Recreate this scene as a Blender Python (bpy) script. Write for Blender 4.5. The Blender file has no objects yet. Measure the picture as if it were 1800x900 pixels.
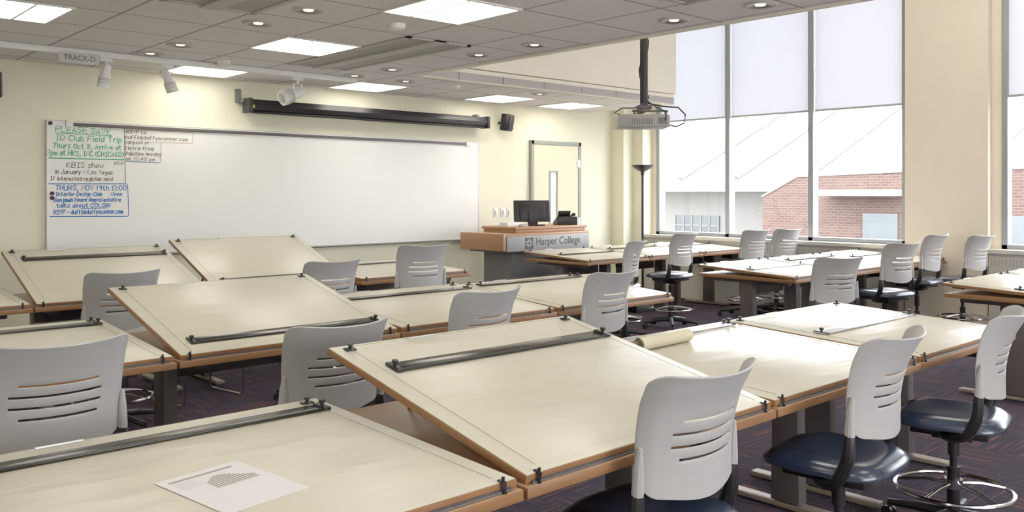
import bpy, bmesh, math, random
from mathutils import Vector, Matrix, Euler, noise as mnoise
random.seed(11)
C = bpy.context
SC = C.scene
COL = SC.collection
try:
    SC.view_settings.view_transform = 'Standard'
    SC.view_settings.look = 'None'
    SC.view_settings.exposure = 0.3
    SC.view_settings.gamma = 1.2
except Exception:
    pass

# ---------------------------------------------------------------- materials
def lin(c):
    return tuple(((x/255)/12.92 if x/255 <= 0.04045 else (((x/255)+0.055)/1.055)**2.4) for x in c)+(1.0,)

def mat(name, col, rough=0.5, metal=0.0, noise=0.0, nscale=20.0, bump=0.0, emit=None, estr=0.0, spec=0.5, stretch=None, coat=0.0):
    m = bpy.data.materials.new(name); m.use_nodes = True
    nt = m.node_tree; b = nt.nodes['Principled BSDF']
    b.inputs['Base Color'].default_value = lin(col)
    b.inputs['Roughness'].default_value = rough
    b.inputs['Metallic'].default_value = metal
    b.inputs['Specular IOR Level'].default_value = spec
    if coat: b.inputs['Coat Weight'].default_value = coat
    if emit:
        b.inputs['Emission Color'].default_value = lin(emit)
        b.inputs['Emission Strength'].default_value = estr
    if noise > 0 or bump > 0:
        tc = nt.nodes.new('ShaderNodeTexCoord')
        mp = nt.nodes.new('ShaderNodeMapping')
        if stretch: mp.inputs['Scale'].default_value = stretch
        nz = nt.nodes.new('ShaderNodeTexNoise'); nz.inputs['Scale'].default_value = nscale
        nz.inputs['Detail'].default_value = 5
        nt.links.new(tc.outputs['Object'], mp.inputs['Vector'])
        nt.links.new(mp.outputs['Vector'], nz.inputs['Vector'])
        if noise > 0:
            r = nt.nodes.new('ShaderNodeValToRGB')
            c = lin(col)
            r.color_ramp.elements[0].position = 0.3
            r.color_ramp.elements[1].position = 0.7
            r.color_ramp.elements[0].color = tuple(x*(1-noise) for x in c[:3])+(1,)
            r.color_ramp.elements[1].color = tuple(min(1, x*(1+noise*0.6)) for x in c[:3])+(1,)
            nt.links.new(nz.outputs['Fac'], r.inputs['Fac'])
            nt.links.new(r.outputs['Color'], b.inputs['Base Color'])
        if bump > 0:
            bp = nt.nodes.new('ShaderNodeBump'); bp.inputs['Strength'].default_value = bump
            bp.inputs['Distance'].default_value = 0.01
            nt.links.new(nz.outputs['Fac'], bp.inputs['Height'])
            nt.links.new(bp.outputs['Normal'], b.inputs['Normal'])
    return m

M = {}
M['wall'] = mat('wall_paint_yellow', (240,236,210), 0.9, noise=0.02, nscale=3)
M['wall2'] = mat('wall_paint_peach', (246,234,216), 0.9, noise=0.02, nscale=3)
M['fascia'] = mat('fascia_paint', (247,240,226), 0.9, noise=0.02, nscale=3)
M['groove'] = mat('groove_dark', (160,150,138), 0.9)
M['board'] = mat('board_vinyl', (210,204,184), 0.34, noise=0.05, nscale=2.0, bump=0.9, spec=0.55, stretch=(1.2,4.5,1))
M['wood'] = mat('oak_edge', (148,104,66), 0.45, noise=0.15, nscale=12, stretch=(1,12,12))
M['woodtop'] = mat('oak_top', (176,136,98), 0.4, noise=0.10, nscale=10, stretch=(1,14,14))
M['steel'] = mat('taupe_steel', (92,85,84), 0.45, metal=0.2, noise=0.05, nscale=8)
M['foot'] = mat('bronze_foot', (146,132,118), 0.4, metal=0.3, noise=0.05, nscale=8)
M['black'] = mat('black_plastic', (26,25,28), 0.4, noise=0.1, nscale=30)
M['blackbar'] = mat('black_anodised', (62,58,52), 0.22, metal=0.7, noise=0.1, nscale=15)
M['silver'] = mat('silver_bar', (205,207,209), 0.3, metal=0.7, noise=0.05, nscale=15)
M['chrome'] = mat('chrome', (190,190,194), 0.18, metal=1.0)
M['wire'] = mat('wire_grey', (150,144,130), 0.5)
M['greyback'] = mat('chair_grey_plastic', (178,177,176), 0.4, noise=0.03, nscale=6)
M['seat'] = mat('seat_vinyl', (38,50,72), 0.24, noise=0.15, nscale=8, bump=0.1, spec=0.7)
M['white'] = mat('white_enamel', (232,232,228), 0.4, noise=0.01, nscale=4)
M['wb'] = mat('whiteboard_enamel', (242,242,236), 0.28, noise=0.01, nscale=2, spec=0.45)
M['wbframe'] = mat('whiteboard_frame', (208,208,202), 0.4, metal=0.2, noise=0.02, nscale=6)
M['alu'] = mat('aluminium', (188,190,192), 0.4, metal=0.3, noise=0.03, nscale=10)
M['mullion'] = mat('mullion_grey', (160,163,168), 0.5, metal=0.1, noise=0.03, nscale=6)
M['doorwood'] = mat('door_maple', (232,214,178), 0.5, noise=0.05, nscale=6, stretch=(8,8,1))
M['doorframe'] = mat('door_frame_grey', (144,148,138), 0.5, noise=0.03, nscale=6)
M['darkglass'] = mat('dark_glass', (70,76,84), 0.1)
M['podgrey'] = mat('podium_grey', (112,112,112), 0.5, noise=0.05, nscale=10)
M['podsign'] = mat('sign_grey', (156,158,160), 0.5, noise=0.04, nscale=10)
M['podwood'] = mat('podium_cherry', (174,126,86), 0.4, noise=0.12, nscale=10, stretch=(1,10,10))
M['signink'] = mat('sign_ink', (40,42,48), 0.6)
M['tagink'] = mat('tag_ink', (96,98,100), 0.6)
M['green'] = mat('marker_green', (30,170,122), 0.6)
M['ink'] = mat('marker_black', (84,68,56), 0.6)
M['orange'] = mat('marker_orange', (206,168,136), 0.6)
M['blue'] = mat('marker_blue', (10,110,186), 0.6)
M['magnet'] = mat('magnet', (60,20,35), 0.5)
M['paper'] = mat('paper_white', (228,226,226), 0.7, noise=0.01, nscale=8)
M['rollpaper'] = mat('roll_paper', (212,203,172), 0.6, noise=0.04, nscale=8)
M['print'] = mat('print_grey', (160,155,148), 0.8)
M['printl'] = mat('print_light_grey', (205,203,198), 0.8)
M['lightpanel'] = mat('light_panel', (255,252,240), 0.5, emit=(255,249,236), estr=6.5)
M['lampglow'] = mat('downlight_glow', (255,240,210), 0.5, emit=(255,244,224), estr=0.8)
M['darkcan'] = mat('downlight_can', (120,114,108), 0.3, metal=0.5)
M['vent'] = mat('vent_grey', (184,181,177), 0.6, noise=0.03, nscale=5)
M['ventdark'] = mat('vent_dark', (158,155,151), 0.6)
M['yellow'] = mat('sticker_yellow', (200,185,60), 0.5)
M['projgrey'] = mat('projector_grey', (165,163,160), 0.4, noise=0.02, nscale=10)
M['screenb'] = mat('monitor_glass', (20,22,28), 0.15)
M['sill'] = mat('sill_offwhite', (212,208,198), 0.5, noise=0.03, nscale=6)
M['roofw'] = mat('roof_metal', (126,126,126), 0.6, noise=0.03, nscale=0.5)
M['seam'] = mat('roof_seam_blue', (90,92,100), 0.5)
M['ground'] = mat('ground_concrete', (100,98,94), 0.9, noise=0.08, nscale=0.6)
M['stucco'] = mat('pale_stucco', (132,130,126), 0.8, noise=0.04, nscale=2)
M['bglass'] = mat('building_glass', (80,88,90), 0.2)
M['hedge'] = mat('hedge_green', (60,76,44), 0.9, noise=0.3, nscale=6)

def ceiling_mat():
    m = bpy.data.materials.new('acoustic_tile'); m.use_nodes = True
    nt = m.node_tree; b = nt.nodes['Principled BSDF']; b.inputs['Roughness'].default_value = 0.95
    tc = nt.nodes.new('ShaderNodeTexCoord'); mp = nt.nodes.new('ShaderNodeMapping')
    mp.inputs['Location'].default_value = (-0.1, -0.34, 0)
    br = nt.nodes.new('ShaderNodeTexBrick'); br.offset = 0.0; br.squash = 1.0
    br.inputs['Scale'].default_value = 1.0
    br.inputs['Brick Width'].default_value = 0.61; br.inputs['Row Height'].default_value = 0.61
    br.inputs['Mortar Size'].default_value = 0.010; br.inputs['Mortar Smooth'].default_value = 0.0
    br.inputs['Mortar'].default_value = lin((164,160,160))
    nz = nt.nodes.new('ShaderNodeTexNoise'); nz.inputs['Scale'].default_value = 70
    r = nt.nodes.new('ShaderNodeValToRGB')
    r.color_ramp.elements[0].position = 0.3; r.color_ramp.elements[1].position = 0.7
    r.color_ramp.elements[0].color = lin((220,216,218)); r.color_ramp.elements[1].color = lin((233,229,231))
    L = nt.links
    L.new(tc.outputs['Object'], mp.inputs['Vector']); L.new(mp.outputs['Vector'], br.inputs['Vector'])
    L.new(tc.outputs['Object'], nz.inputs['Vector']); L.new(nz.outputs['Fac'], r.inputs['Fac'])
    L.new(r.outputs['Color'], br.inputs['Color1']); L.new(r.outputs['Color'], br.inputs['Color2'])
    L.new(br.outputs['Color'], b.inputs['Base Color'])
    bp = nt.nodes.new('ShaderNodeBump'); bp.inputs['Strength'].default_value = 0.4; bp.inputs['Distance'].default_value = 0.01
    bp.invert = True
    L.new(br.outputs['Fac'], bp.inputs['Height']); L.new(bp.outputs['Normal'], b.inputs['Normal'])
    return m
M['ceil'] = ceiling_mat()

def carpet_mat():
    m = bpy.data.materials.new('carpet'); m.use_nodes = True
    nt = m.node_tree; b = nt.nodes['Principled BSDF']; b.inputs['Roughness'].default_value = 1.0
    b.inputs['Specular IOR Level'].default_value = 0.1
    L = nt.links
    tc = nt.nodes.new('ShaderNodeTexCoord')
    ch = nt.nodes.new('ShaderNodeTexChecker'); ch.inputs['Scale'].default_value = 2.0
    L.new(tc.outputs['Object'], ch.inputs['Vector'])
    cols = []
    for sc in ((3, 60, 1), (60, 3, 1)):
        mp = nt.nodes.new('ShaderNodeMapping'); mp.inputs['Scale'].default_value = sc
        nz = nt.nodes.new('ShaderNodeTexNoise'); nz.inputs['Scale'].default_value = 1.0; nz.inputs['Detail'].default_value = 2
        r = nt.nodes.new('ShaderNodeValToRGB')
        e = r.color_ramp.elements
        e[0].position = 0.0; e[0].color = lin((50,48,62))
        e[1].position = 1.0; e[1].color = lin((150,88,76))
        x = e.new(0.46); x.color = lin((60,56,70))
        x = e.new(0.58); x.color = lin((74,66,78))
        x = e.new(0.66); x.color = lin((124,78,70))
        L.new(tc.outputs['Object'], mp.inputs['Vector']); L.new(mp.outputs['Vector'], nz.inputs['Vector'])
        L.new(nz.outputs['Fac'], r.inputs['Fac']); cols.append(r)
    mx = nt.nodes.new('ShaderNodeMix'); mx.data_type = 'RGBA'
    L.new(ch.outputs['Fac'], mx.inputs[0]); L.new(cols[0].outputs['Color'], mx.inputs[6]); L.new(cols[1].outputs['Color'], mx.inputs[7])
    L.new(mx.outputs[2], b.inputs['Base Color'])
    return m
M['carpet'] = carpet_mat()

def brick_mat():
    m = bpy.data.materials.new('red_brick'); m.use_nodes = True
    nt = m.node_tree; b = nt.nodes['Principled BSDF']; b.inputs['Roughness'].default_value = 0.9
    tc = nt.nodes.new('ShaderNodeTexCoord'); sx = nt.nodes.new('ShaderNodeSeparateXYZ'); cb = nt.nodes.new('ShaderNodeCombineXYZ')
    br = nt.nodes.new('ShaderNodeTexBrick'); br.inputs['Scale'].default_value = 1
    br.inputs['Brick Width'].default_value = 0.3; br.inputs['Row Height'].default_value = 0.11; br.inputs['Mortar Size'].default_value = 0.01
    br.inputs['Color1'].default_value = lin((86,66,58)); br.inputs['Color2'].default_value = lin((74,54,48)); br.inputs['Mortar'].default_value = lin((104,90,82))
    L = nt.links
    L.new(tc.outputs['Object'], sx.inputs[0]); L.new(sx.outputs['Y'], cb.inputs['X']); L.new(sx.outputs['Z'], cb.inputs['Y'])
    L.new(cb.outputs[0], br.inputs['Vector']); L.new(br.outputs['Color'], b.inputs['Base Color'])
    return m
M['brick'] = brick_mat()

def shade_mat():
    m = bpy.data.materials.new('roller_shade_cloth'); m.use_nodes = True
    nt = m.node_tree; nt.nodes.remove(nt.nodes['Principled BSDF'])
    out = nt.nodes['Material Output']
    d = nt.nodes.new('ShaderNodeBsdfDiffuse'); d.inputs[0].default_value = lin((234,235,238))
    t = nt.nodes.new('ShaderNodeBsdfTranslucent'); t.inputs[0].default_value = lin((238,240,246))
    w = nt.nodes.new('ShaderNodeTexWave'); w.inputs['Scale'].default_value = 120; w.inputs['Distortion'].default_value = 1
    tc = nt.nodes.new('ShaderNodeTexCoord')
    mr = nt.nodes.new('ShaderNodeMapRange'); mr.inputs['To Min'].default_value = 0.28; mr.inputs['To Max'].default_value = 0.32
    mx = nt.nodes.new('ShaderNodeMixShader')
    L = nt.links
    L.new(tc.outputs['Object'], w.inputs['Vector']); L.new(w.outputs['Fac'], mr.inputs['Value']); L.new(mr.outputs[0], mx.inputs[0])
    L.new(d.outputs[0], mx.inputs[1]); L.new(t.outputs[0], mx.inputs[2]); L.new(mx.outputs[0], out.inputs[0])
    return m
M['shade'] = shade_mat()

def glass_mat():
    m = bpy.data.materials.new('window_glass'); m.use_nodes = True
    nt = m.node_tree; nt.nodes.remove(nt.nodes['Principled BSDF'])
    out = nt.nodes['Material Output']
    t = nt.nodes.new('ShaderNodeBsdfTransparent'); t.inputs[0].default_value = (0.97,0.98,1,1)
    g = nt.nodes.new('ShaderNodeBsdfGlossy'); g.inputs['Roughness'].default_value = 0.02
    mx = nt.nodes.new('ShaderNodeMixShader'); mx.inputs[0].default_value = 0.04
    L = nt.links
    L.new(t.outputs[0], mx.inputs[1]); L.new(g.outputs[0], mx.inputs[2]); L.new(mx.outputs[0], out.inputs[0])
    return m
M['glass'] = glass_mat()

# ---------------------------------------------------------------- builders
class MB:
    def __init__(s): s.bm = bmesh.new()
    def box(s, c, d, rot=None, mi=0, taper=None):
        r = bmesh.ops.create_cube(s.bm, size=1.0)
        vs = r['verts']
        for v in vs:
            v.co = Vector((v.co.x*d[0], v.co.y*d[1], v.co.z*d[2]))
            if taper and v.co.z > 0: v.co.x *= taper[0]; v.co.y *= taper[1]
        if rot: bmesh.ops.rotate(s.bm, verts=vs, cent=(0,0,0), matrix=Euler(rot).to_matrix())
        bmesh.ops.translate(s.bm, verts=vs, vec=c)
        for f in {f for v in vs for f in v.link_faces}: f.material_index = mi
        return vs
    def bx(s, x0, x1, y0, y1, z0, z1, mi=0):
        return s.box(((x0+x1)/2, (y0+y1)/2, (z0+z1)/2), (x1-x0, y1-y0, z1-z0), mi=mi)
    def cyl(s, p0, p1, r0, r1=None, seg=16, mi=0, caps=True):
        p0 = Vector(p0); p1 = Vector(p1); r1 = r0 if r1 is None else r1
        d = p1-p0; L = d.length
        r = bmesh.ops.create_cone(s.bm, cap_ends=caps, segments=seg, radius1=r0, radius2=max(r1, 1e-5), depth=L)
        q = d.to_track_quat('Z', 'Y').to_matrix()
        bmesh.ops.rotate(s.bm, verts=r['verts'], cent=(0,0,0), matrix=q)
        bmesh.ops.translate(s.bm, verts=r['verts'], vec=(p0+p1)/2)
        for f in {f for v in r['verts'] for f in v.link_faces}: f.material_index = mi
        return r['verts']
    def tube(s, pts, r, seg=10, mi=0, closed=False, flat=1.0):
        pts = [Vector(p) for p in pts]; n = len(pts); rings = []
        rr = r if isinstance(r, (list, tuple)) else [r]*n
        up = Vector((0,0,1))
        for i, p in enumerate(pts):
            a = pts[(i-1) % n] if (closed or i > 0) else p
            b = pts[(i+1) % n] if (closed or i < n-1) else p
            d = (b-a).normalized()
            u = up if abs(d.dot(up)) < 0.95 else Vector((0,1,0))
            x = d.cross(u).normalized(); y = x.cross(d).normalized()
            rings.append([s.bm.verts.new(p + x*math.cos(t)*rr[i]*flat + y*math.sin(t)*rr[i]) for t in [2*math.pi*k/seg for k in range(seg)]])
        m = n if closed else n-1
        for i in range(m):
            A = rings[i]; B = rings[(i+1) % n]
            for k in range(seg):
                f = s.bm.faces.new((A[k], A[(k+1) % seg], B[(k+1) % seg], B[k])); f.material_index = mi
        if not closed:
            for R in (rings[0], rings[-1]):
                try:
                    f = s.bm.faces.new(R); f.material_index = mi
                except Exception: pass
    def lathe(s, prof, c=(0,0,0), seg=28, mi=0):
        rings = []
        for r, z in prof:
            rings.append([s.bm.verts.new((c[0]+r*math.cos(2*math.pi*k/seg), c[1]+r*math.sin(2*math.pi*k/seg), c[2]+z)) for k in range(seg)])
        for A, B in zip(rings, rings[1:]):
            for k in range(seg):
                f = s.bm.faces.new((A[k], A[(k+1) % seg], B[(k+1) % seg], B[k])); f.material_index = mi
    def quad(s, pts, mi=0):
        f = s.bm.faces.new([s.bm.verts.new(p) for p in pts]); f.material_index = mi
    def prism_x(s, poly, x0, x1, mi=0):
        A = [s.bm.verts.new((x0,y,z)) for y, z in poly]; B = [s.bm.verts.new((x1,y,z)) for y, z in poly]
        n = len(poly); fs = [s.bm.faces.new((A[i],A[(i+1)%n],B[(i+1)%n],B[i])) for i in range(n)]
        fs.append(s.bm.faces.new(A)); fs.append(s.bm.faces.new(list(reversed(B))))
        for f in fs: f.material_index = mi
    def done(s, name, mats, parent=None, loc=(0,0,0), rot=(0,0,0), bevel=0.0, smooth=True, angle=35, solid=0.0, subsurf=0):
        bmesh.ops.recalc_face_normals(s.bm, faces=s.bm.faces[:])
        me = bpy.data.meshes.new(name); s.bm.to_mesh(me); s.bm.free()
        for m in (mats if isinstance(mats, (list, tuple)) else [mats]): me.materials.append(M[m])
        o = bpy.data.objects.new(name, me); COL.objects.link(o)
        if solid or bevel or subsurf:
            if subsurf:
                x = o.modifiers.new('s', 'SUBSURF'); x.levels = subsurf; x.render_levels = subsurf
            if solid:
                x = o.modifiers.new('t', 'SOLIDIFY'); x.thickness = solid; x.offset = 0
            if bevel:
                x = o.modifiers.new('b', 'BEVEL'); x.width = bevel; x.segments = 2; x.limit_method = 'ANGLE'; x.angle_limit = math.radians(40)
            dg = C.evaluated_depsgraph_get()
            nm = bpy.data.meshes.new_from_object(o.evaluated_get(dg))
            o.modifiers.clear(); old = o.data; o.data = nm; nm.name = name; bpy.data.meshes.remove(old)
            me = nm
        if smooth:
            for p in me.polygons: p.use_smooth = True
            try: me.set_sharp_from_angle(angle=math.radians(angle))
            except Exception: pass
        o.location = loc; o.rotation_euler = rot
        if parent: o.parent = parent
        return o

def empty(name, loc=(0,0,0), rz=0.0, label=None, cat=None, group=None):
    e = bpy.data.objects.new(name, None); e.empty_display_size = 0.1
    e.location = loc; e.rotation_euler = (0,0,rz); COL.objects.link(e)
    tag(e, label, cat, group); return e
def tag(o, label=None, cat=None, group=None, kind=None):
    if label: o['label'] = label
    if cat: o['category'] = cat
    if group: o['group'] = group
    if kind: o['kind'] = kind
    return o
def structure(o, label, cat):
    return tag(o, label, cat, kind='structure')

def text(s, name, m, parent, x, z, y, width=None, height=0.05, shear=0.0, thick=0.0):
    cu = bpy.data.curves.new(name, 'FONT'); cu.body = s; cu.size = 1.0; cu.shear = shear; cu.offset = thick
    cu.resolution_u = 3
    o = bpy.data.objects.new(name, cu); COL.objects.link(o)
    dg = C.evaluated_depsgraph_get(); dg.update()
    me = bpy.data.meshes.new_from_object(o.evaluated_get(dg))
    bpy.data.objects.remove(o)
    xs = [v.co.x for v in me.vertices]
    w = max(xs)-min(xs); mnx = min(xs)
    sy = height/0.7; sx = (width/w) if width else sy
    for v in me.vertices: v.co = Vector(((v.co.x-mnx)*sx, 0.0, v.co.y*sy))
    me.materials.clear(); me.materials.append(M[m])
    ob = bpy.data.objects.new(name, me); COL.objects.link(ob)
    ob.location = (x, y, z); ob.parent = parent
    return ob

# single stroke handwriting glyphs; digit pairs = x,y on a 4x8 grid, baseline at 2
GL = {'A':"02 28 42;14 34",'B':"02 08 38 47 35 05;35 44 43 32 02",'C':"47 38 18 06 04 12 32 43",'D':"02 08 28 46 44 22 02",'E':"48 08 02 42;05 35",
'F':"48 08 02;05 35",'G':"47 38 18 06 04 12 32 44 24",'H':"02 08;42 48;05 45",'I':"12 32;22 28;18 38",'J':"38 33 22 12 03",'K':"02 08;48 05 42",'L':"08 02 42",
'M':"02 08 24 48 42",'N':"02 08 42 48",'O':"18 06 04 12 32 44 46 38 18",'P':"02 08 38 47 46 35 05",'R':"02 08 38 47 46 35 05;25 42",'S':"47 38 18 07 06 35 44 43 32 12 03",
'T':"08 48;28 22",'U':"08 03 12 32 43 48",'V':"08 22 48",'Y':"08 25 48;25 22",
'a':"36 16 05 03 12 22 34;36 32",'b':"08 02 22 34 26 05",'c':"36 16 04 03 12 32",'d':"36 16 04 03 12 33;38 32",'e':"04 34 35 26 16 04 03 12 32",'f':"38 28 17 12;05 25",
'g':"36 16 04 13 34;36 31 20 00",'h':"08 02;05 16 26 35 32",'i':"06 02;08 07",'j':"26 21 10;28 27",'k':"08 02;36 04 32",'l':"08 02",'m':"02 06;05 16 25 22;25 36 45 42",
'n':"02 06;05 16 26 35 32",'o':"16 04 03 12 22 34 35 26 16",'p':"00 06;05 16 26 34 22 03",'r':"02 06;04 16 26",'s':"36 16 05 33 22 02",'t':"18 13 22 32;06 26",
'u':"06 03 12 22 33;36 32",'v':"06 22 46",'w':"06 12 24 32 46",'x':"06 32;36 02",'y':"06 13;36 10",
'0':"18 06 04 12 32 44 46 38 18",'1':"07 18 12",'2':"07 18 38 46 02 42",'3':"07 28 37 25 34 32 12 03",'4':"38 04 44;38 32",'5':"48 08 05 35 44 32 02",
'8':"25 07 18 38 47 25 04 12 32 44 25",'9':"45 25 16 17 28 38 47 42",'@':"34 26 14 23 34 45 46 28 06 04 12 42",',':"12 00",'.':"02 12",':':"06 05;03 02",'!':"08 04;03 02",
'-':"05 35",'(':"28 06 04 22",')':"08 26 24 02"}
def hand(s, m, parent, x, z, y, width, height, lw=0.006):
    segs = []; cx = 0.0
    for ch in s:
        if ch == ' ': cx += 2.8; continue
        g = GL.get(ch)
        if not g: continue
        mx = 0; jy = random.uniform(-0.3,0.3); js = random.uniform(0.94,1.06); sl = random.uniform(0.03,0.12)
        for st in g.split(';'):
            pts = [(int(p[0]), int(p[1])) for p in st.split()]
            mx = max(mx, max(p[0] for p in pts))
            P = [(cx+p[0]*js+sl*(p[1]-2)+random.uniform(-.1,.1), (p[1]-2)*js+jy+random.uniform(-.1,.1)) for p in pts]
            segs.append(P)
        cx += mx*js+1.7
    sx = width/max(cx-1.7,1); sz = height/6.0
    b = MB(); k = 0
    for P in segs:
        Q = [Vector((p[0]*sx, -0.00002*(k%7), p[1]*sz)) for p in P]; k += 1
        up = []; dn = []
        for i, q in enumerate(Q):
            d = (Q[min(i+1,len(Q)-1)]-Q[max(i-1,0)]); d.y = 0
            if d.length < 1e-7: d = Vector((1,0,0))
            d.normalize(); n = Vector((-d.z,0,d.x))*lw/2
            e = d*(lw*0.4) if i == len(Q)-1 else (-d*(lw*0.4) if i == 0 else Vector((0,0,0)))
            up.append(b.bm.verts.new(q+n+e)); dn.append(b.bm.verts.new(q-n+e))
        for i in range(len(Q)-1): b.bm.faces.new((dn[i],dn[i+1],up[i+1],up[i]))
    return b.done('handwriting', m, parent=parent, loc=(x,y,z), smooth=False)

def copy_tree(root, kids, loc, rz, raise_names=(), dz=0.0):
    r = root.copy(); COL.objects.link(r); r.location = loc; r.rotation_euler = (0,0,rz)
    mp = {root: r}
    for k in kids:
        c = k.copy(); COL.objects.link(c); c.parent = mp.get(k.parent, r)
        c.location = k.location.copy()
        if k.name.split('.')[0] in raise_names and k.parent == root: c.location.z += dz
        mp[k] = c
    return r, mp

# ---------------------------------------------------------------- room shell
CZ = 2.66; HZ = 4.6; WX = 10.25; FY = 8.5; LX = -2.6; BY = -3.0
b = MB(); b.bx(LX, WX, BY, FY, -0.1, 0)
structure(b.done('floor', 'carpet', smooth=False), 'dark plum carpet tiles with rusty orange streaks', 'floor')
b = MB(); b.bx(LX-0.1, WX+0.1, FY, FY+0.12, -0.1, HZ)
structure(b.done('wall_front', 'wall', smooth=False), 'pale yellow painted wall behind the whiteboard', 'wall')
b = MB(); b.bx(LX-0.1, LX, BY, FY, -0.1, HZ)
structure(b.done('wall_left', 'wall', smooth=False), 'pale yellow painted side wall', 'wall')
b = MB(); q0, q1 = 0.6, 4.4
b.bx(LX-0.1, q0, BY-0.1, BY, -0.1, HZ); b.bx(q1, WX+0.1, BY-0.1, BY, -0.1, HZ); b.bx(q0, q1, BY-0.1, BY, -0.1, 1.0); b.bx(q0, q1, BY-0.1, BY, 2.3, HZ)  # opening added in the unseen rear wall to let in fill from behind
structure(b.done('wall_back', 'wall', smooth=False), 'pale yellow painted rear wall with opening added for fill light', 'wall')
b = MB()
for k in range(3):
    x = q0+0.03+k*(q1-q0-0.06)/2; b.bx(x-0.03, x+0.03, BY-0.08, BY+0.02, 1.0, 2.3)
b.bx(q0, q1, BY-0.08, BY+0.02, 1.0, 1.04); b.bx(q0, q1, BY-0.08, BY+0.02, 2.26, 2.3)
structure(b.done('window_3', 'mullion', smooth=False), 'aluminium frame of unseen rear opening added for fill light', 'window')
WT = 4.4; SZ = 0.9
b = MB()
b.bx(WX, WX+0.2, BY, FY, -0.1, SZ); b.bx(WX, WX+0.2, BY, FY, WT, HZ)
b.bx(WX, WX+0.2, 8.02, FY, SZ, WT); b.bx(WX-0.0, WX+0.2, 3.35, 4.36, SZ, WT); b.bx(WX, WX+0.2, BY, -1.5, SZ, WT)
structure(b.done('wall_right', 'wall2', smooth=False), 'peach painted wall with tall window openings', 'wall')
b = MB(); b.bx(WX-0.12, WX, 3.45, 4.34, 0, HZ)
structure(b.done('trim_1', 'wall2', smooth=False), 'peach painted pier between the window bays', 'pier')
b = MB(); b.bx(9.8, WX, 8.28, FY, 0, HZ); b.bx(10.02, WX, 8.1, 8.28, 0, HZ)
structure(b.done('trim_2', 'wall', smooth=False), 'cream stepped corner column beside the windows', 'column')
# ceilings
b = MB(); b.bx(LX, 5.04, BY, FY, CZ, CZ+0.08)
structure(b.done('ceiling', 'ceil', smooth=False), 'suspended acoustic tile ceiling with visible grid', 'ceiling')
b = MB(); b.bx(5.04, 9.17, 6.9, FY, CZ, CZ+0.08)
structure(b.done('ceiling_soffit', 'ceil', smooth=False), 'lower acoustic tile strip above the whiteboard wall', 'ceiling')
b = MB(); b.bx(LX-0.1, WX+0.2, BY, FY, HZ, HZ+0.1)
structure(b.done('ceiling_raised', 'fascia', smooth=False), 'high painted ceiling beside the windows', 'ceiling')
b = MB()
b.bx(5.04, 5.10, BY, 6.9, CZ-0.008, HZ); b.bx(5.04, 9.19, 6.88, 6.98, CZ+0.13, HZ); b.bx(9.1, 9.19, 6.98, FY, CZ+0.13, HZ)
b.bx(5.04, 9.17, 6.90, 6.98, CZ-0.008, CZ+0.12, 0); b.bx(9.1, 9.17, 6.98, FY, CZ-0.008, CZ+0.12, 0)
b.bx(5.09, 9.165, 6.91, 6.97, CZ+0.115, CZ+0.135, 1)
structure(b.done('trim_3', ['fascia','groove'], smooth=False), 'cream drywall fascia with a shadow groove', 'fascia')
# baseboard
b = MB(); b.bx(LX, 8.08, FY-0.015, FY, 0, 0.1); b.bx(9.1, 9.8, FY-0.015, FY, 0, 0.1)
structure(b.done('baseboard_front', 'podgrey', smooth=False), 'grey rubber baseboard', 'baseboard')

# windows
def window(n, ys, has_shade=True):
    e = MB(); y0, y1 = ys[0], ys[-1]
    fx0, fx1 = WX-0.02, WX+0.12
    for i, y in enumerate(ys):
        w = 0.035 if 0 < i < len(ys)-1 else 0.03
        yy = min(max(y, y0+w), y1-w)
        e.bx(fx0, fx1, yy-w, yy+w, SZ, WT)
    e.bx(fx0, fx1, y0, y1, SZ, SZ+0.05); e.bx(fx0, fx1, y0, y1, WT-0.06, WT)
    fr = e.done('window_%d' % n, 'mullion', bevel=0.004)
    structure(fr, 'tall aluminium framed curtain window', 'window')
    g = MB(); g.bx(WX+0.06, WX+0.066, y0, y1, SZ, WT)
    go = g.done('glass_pane', 'glass', parent=fr, smooth=False)
    for a, c in zip(ys, ys[1:]):
        r = empty('roller_shade', (WX+0.02, (a+c)/2, WT-0.08), label='pale translucent roller shade lowered halfway over window', cat='window shade', group='roller shades on the windows')
        hw = (c-a)/2-0.045
        s = MB(); s.bx(-0.001, 0.001, -hw, hw, 2.56-(WT-0.08), 0.02); s.done('shade_cloth', 'shade', parent=r, smooth=False)
        s = MB(); s.cyl((0,-hw,0.0), (0,hw,0.0), 0.03); s.done('roller_tube', 'alu', parent=r)
        s = MB(); s.bx(-0.008, 0.008, -hw, hw, 2.535-(WT-0.08), 2.56-(WT-0.08)); s.done('hem_bar', 'alu', parent=r, bevel=0.002)
window(1, [4.36, 5.57, 6.80, 8.02])
window(2, [-1.5, -0.3, 0.92, 2.13, 3.35])
# convector cover
b = MB()
for (a, c) in ((4.36, 8.1), (BY, 3.43)):
    b.bx(WX-0.16, WX, a, c, 0.02, 0.84)
    b.bx(WX-0.2, WX, a, c, 0.86, SZ, 0)
    b.bx(WX-0.18, WX, a, c, 0.84, 0.86, 1)
    y = a+0.02
    while y < c-0.03:
        b.bx(WX-0.165, WX-0.159, y, y+0.014, 0.72, 0.8, 1); y += 0.035
structure(b.done('trim_4', ['sill','vent'], smooth=False), 'off-white convector cover and sill under windows', 'window sill')

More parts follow.
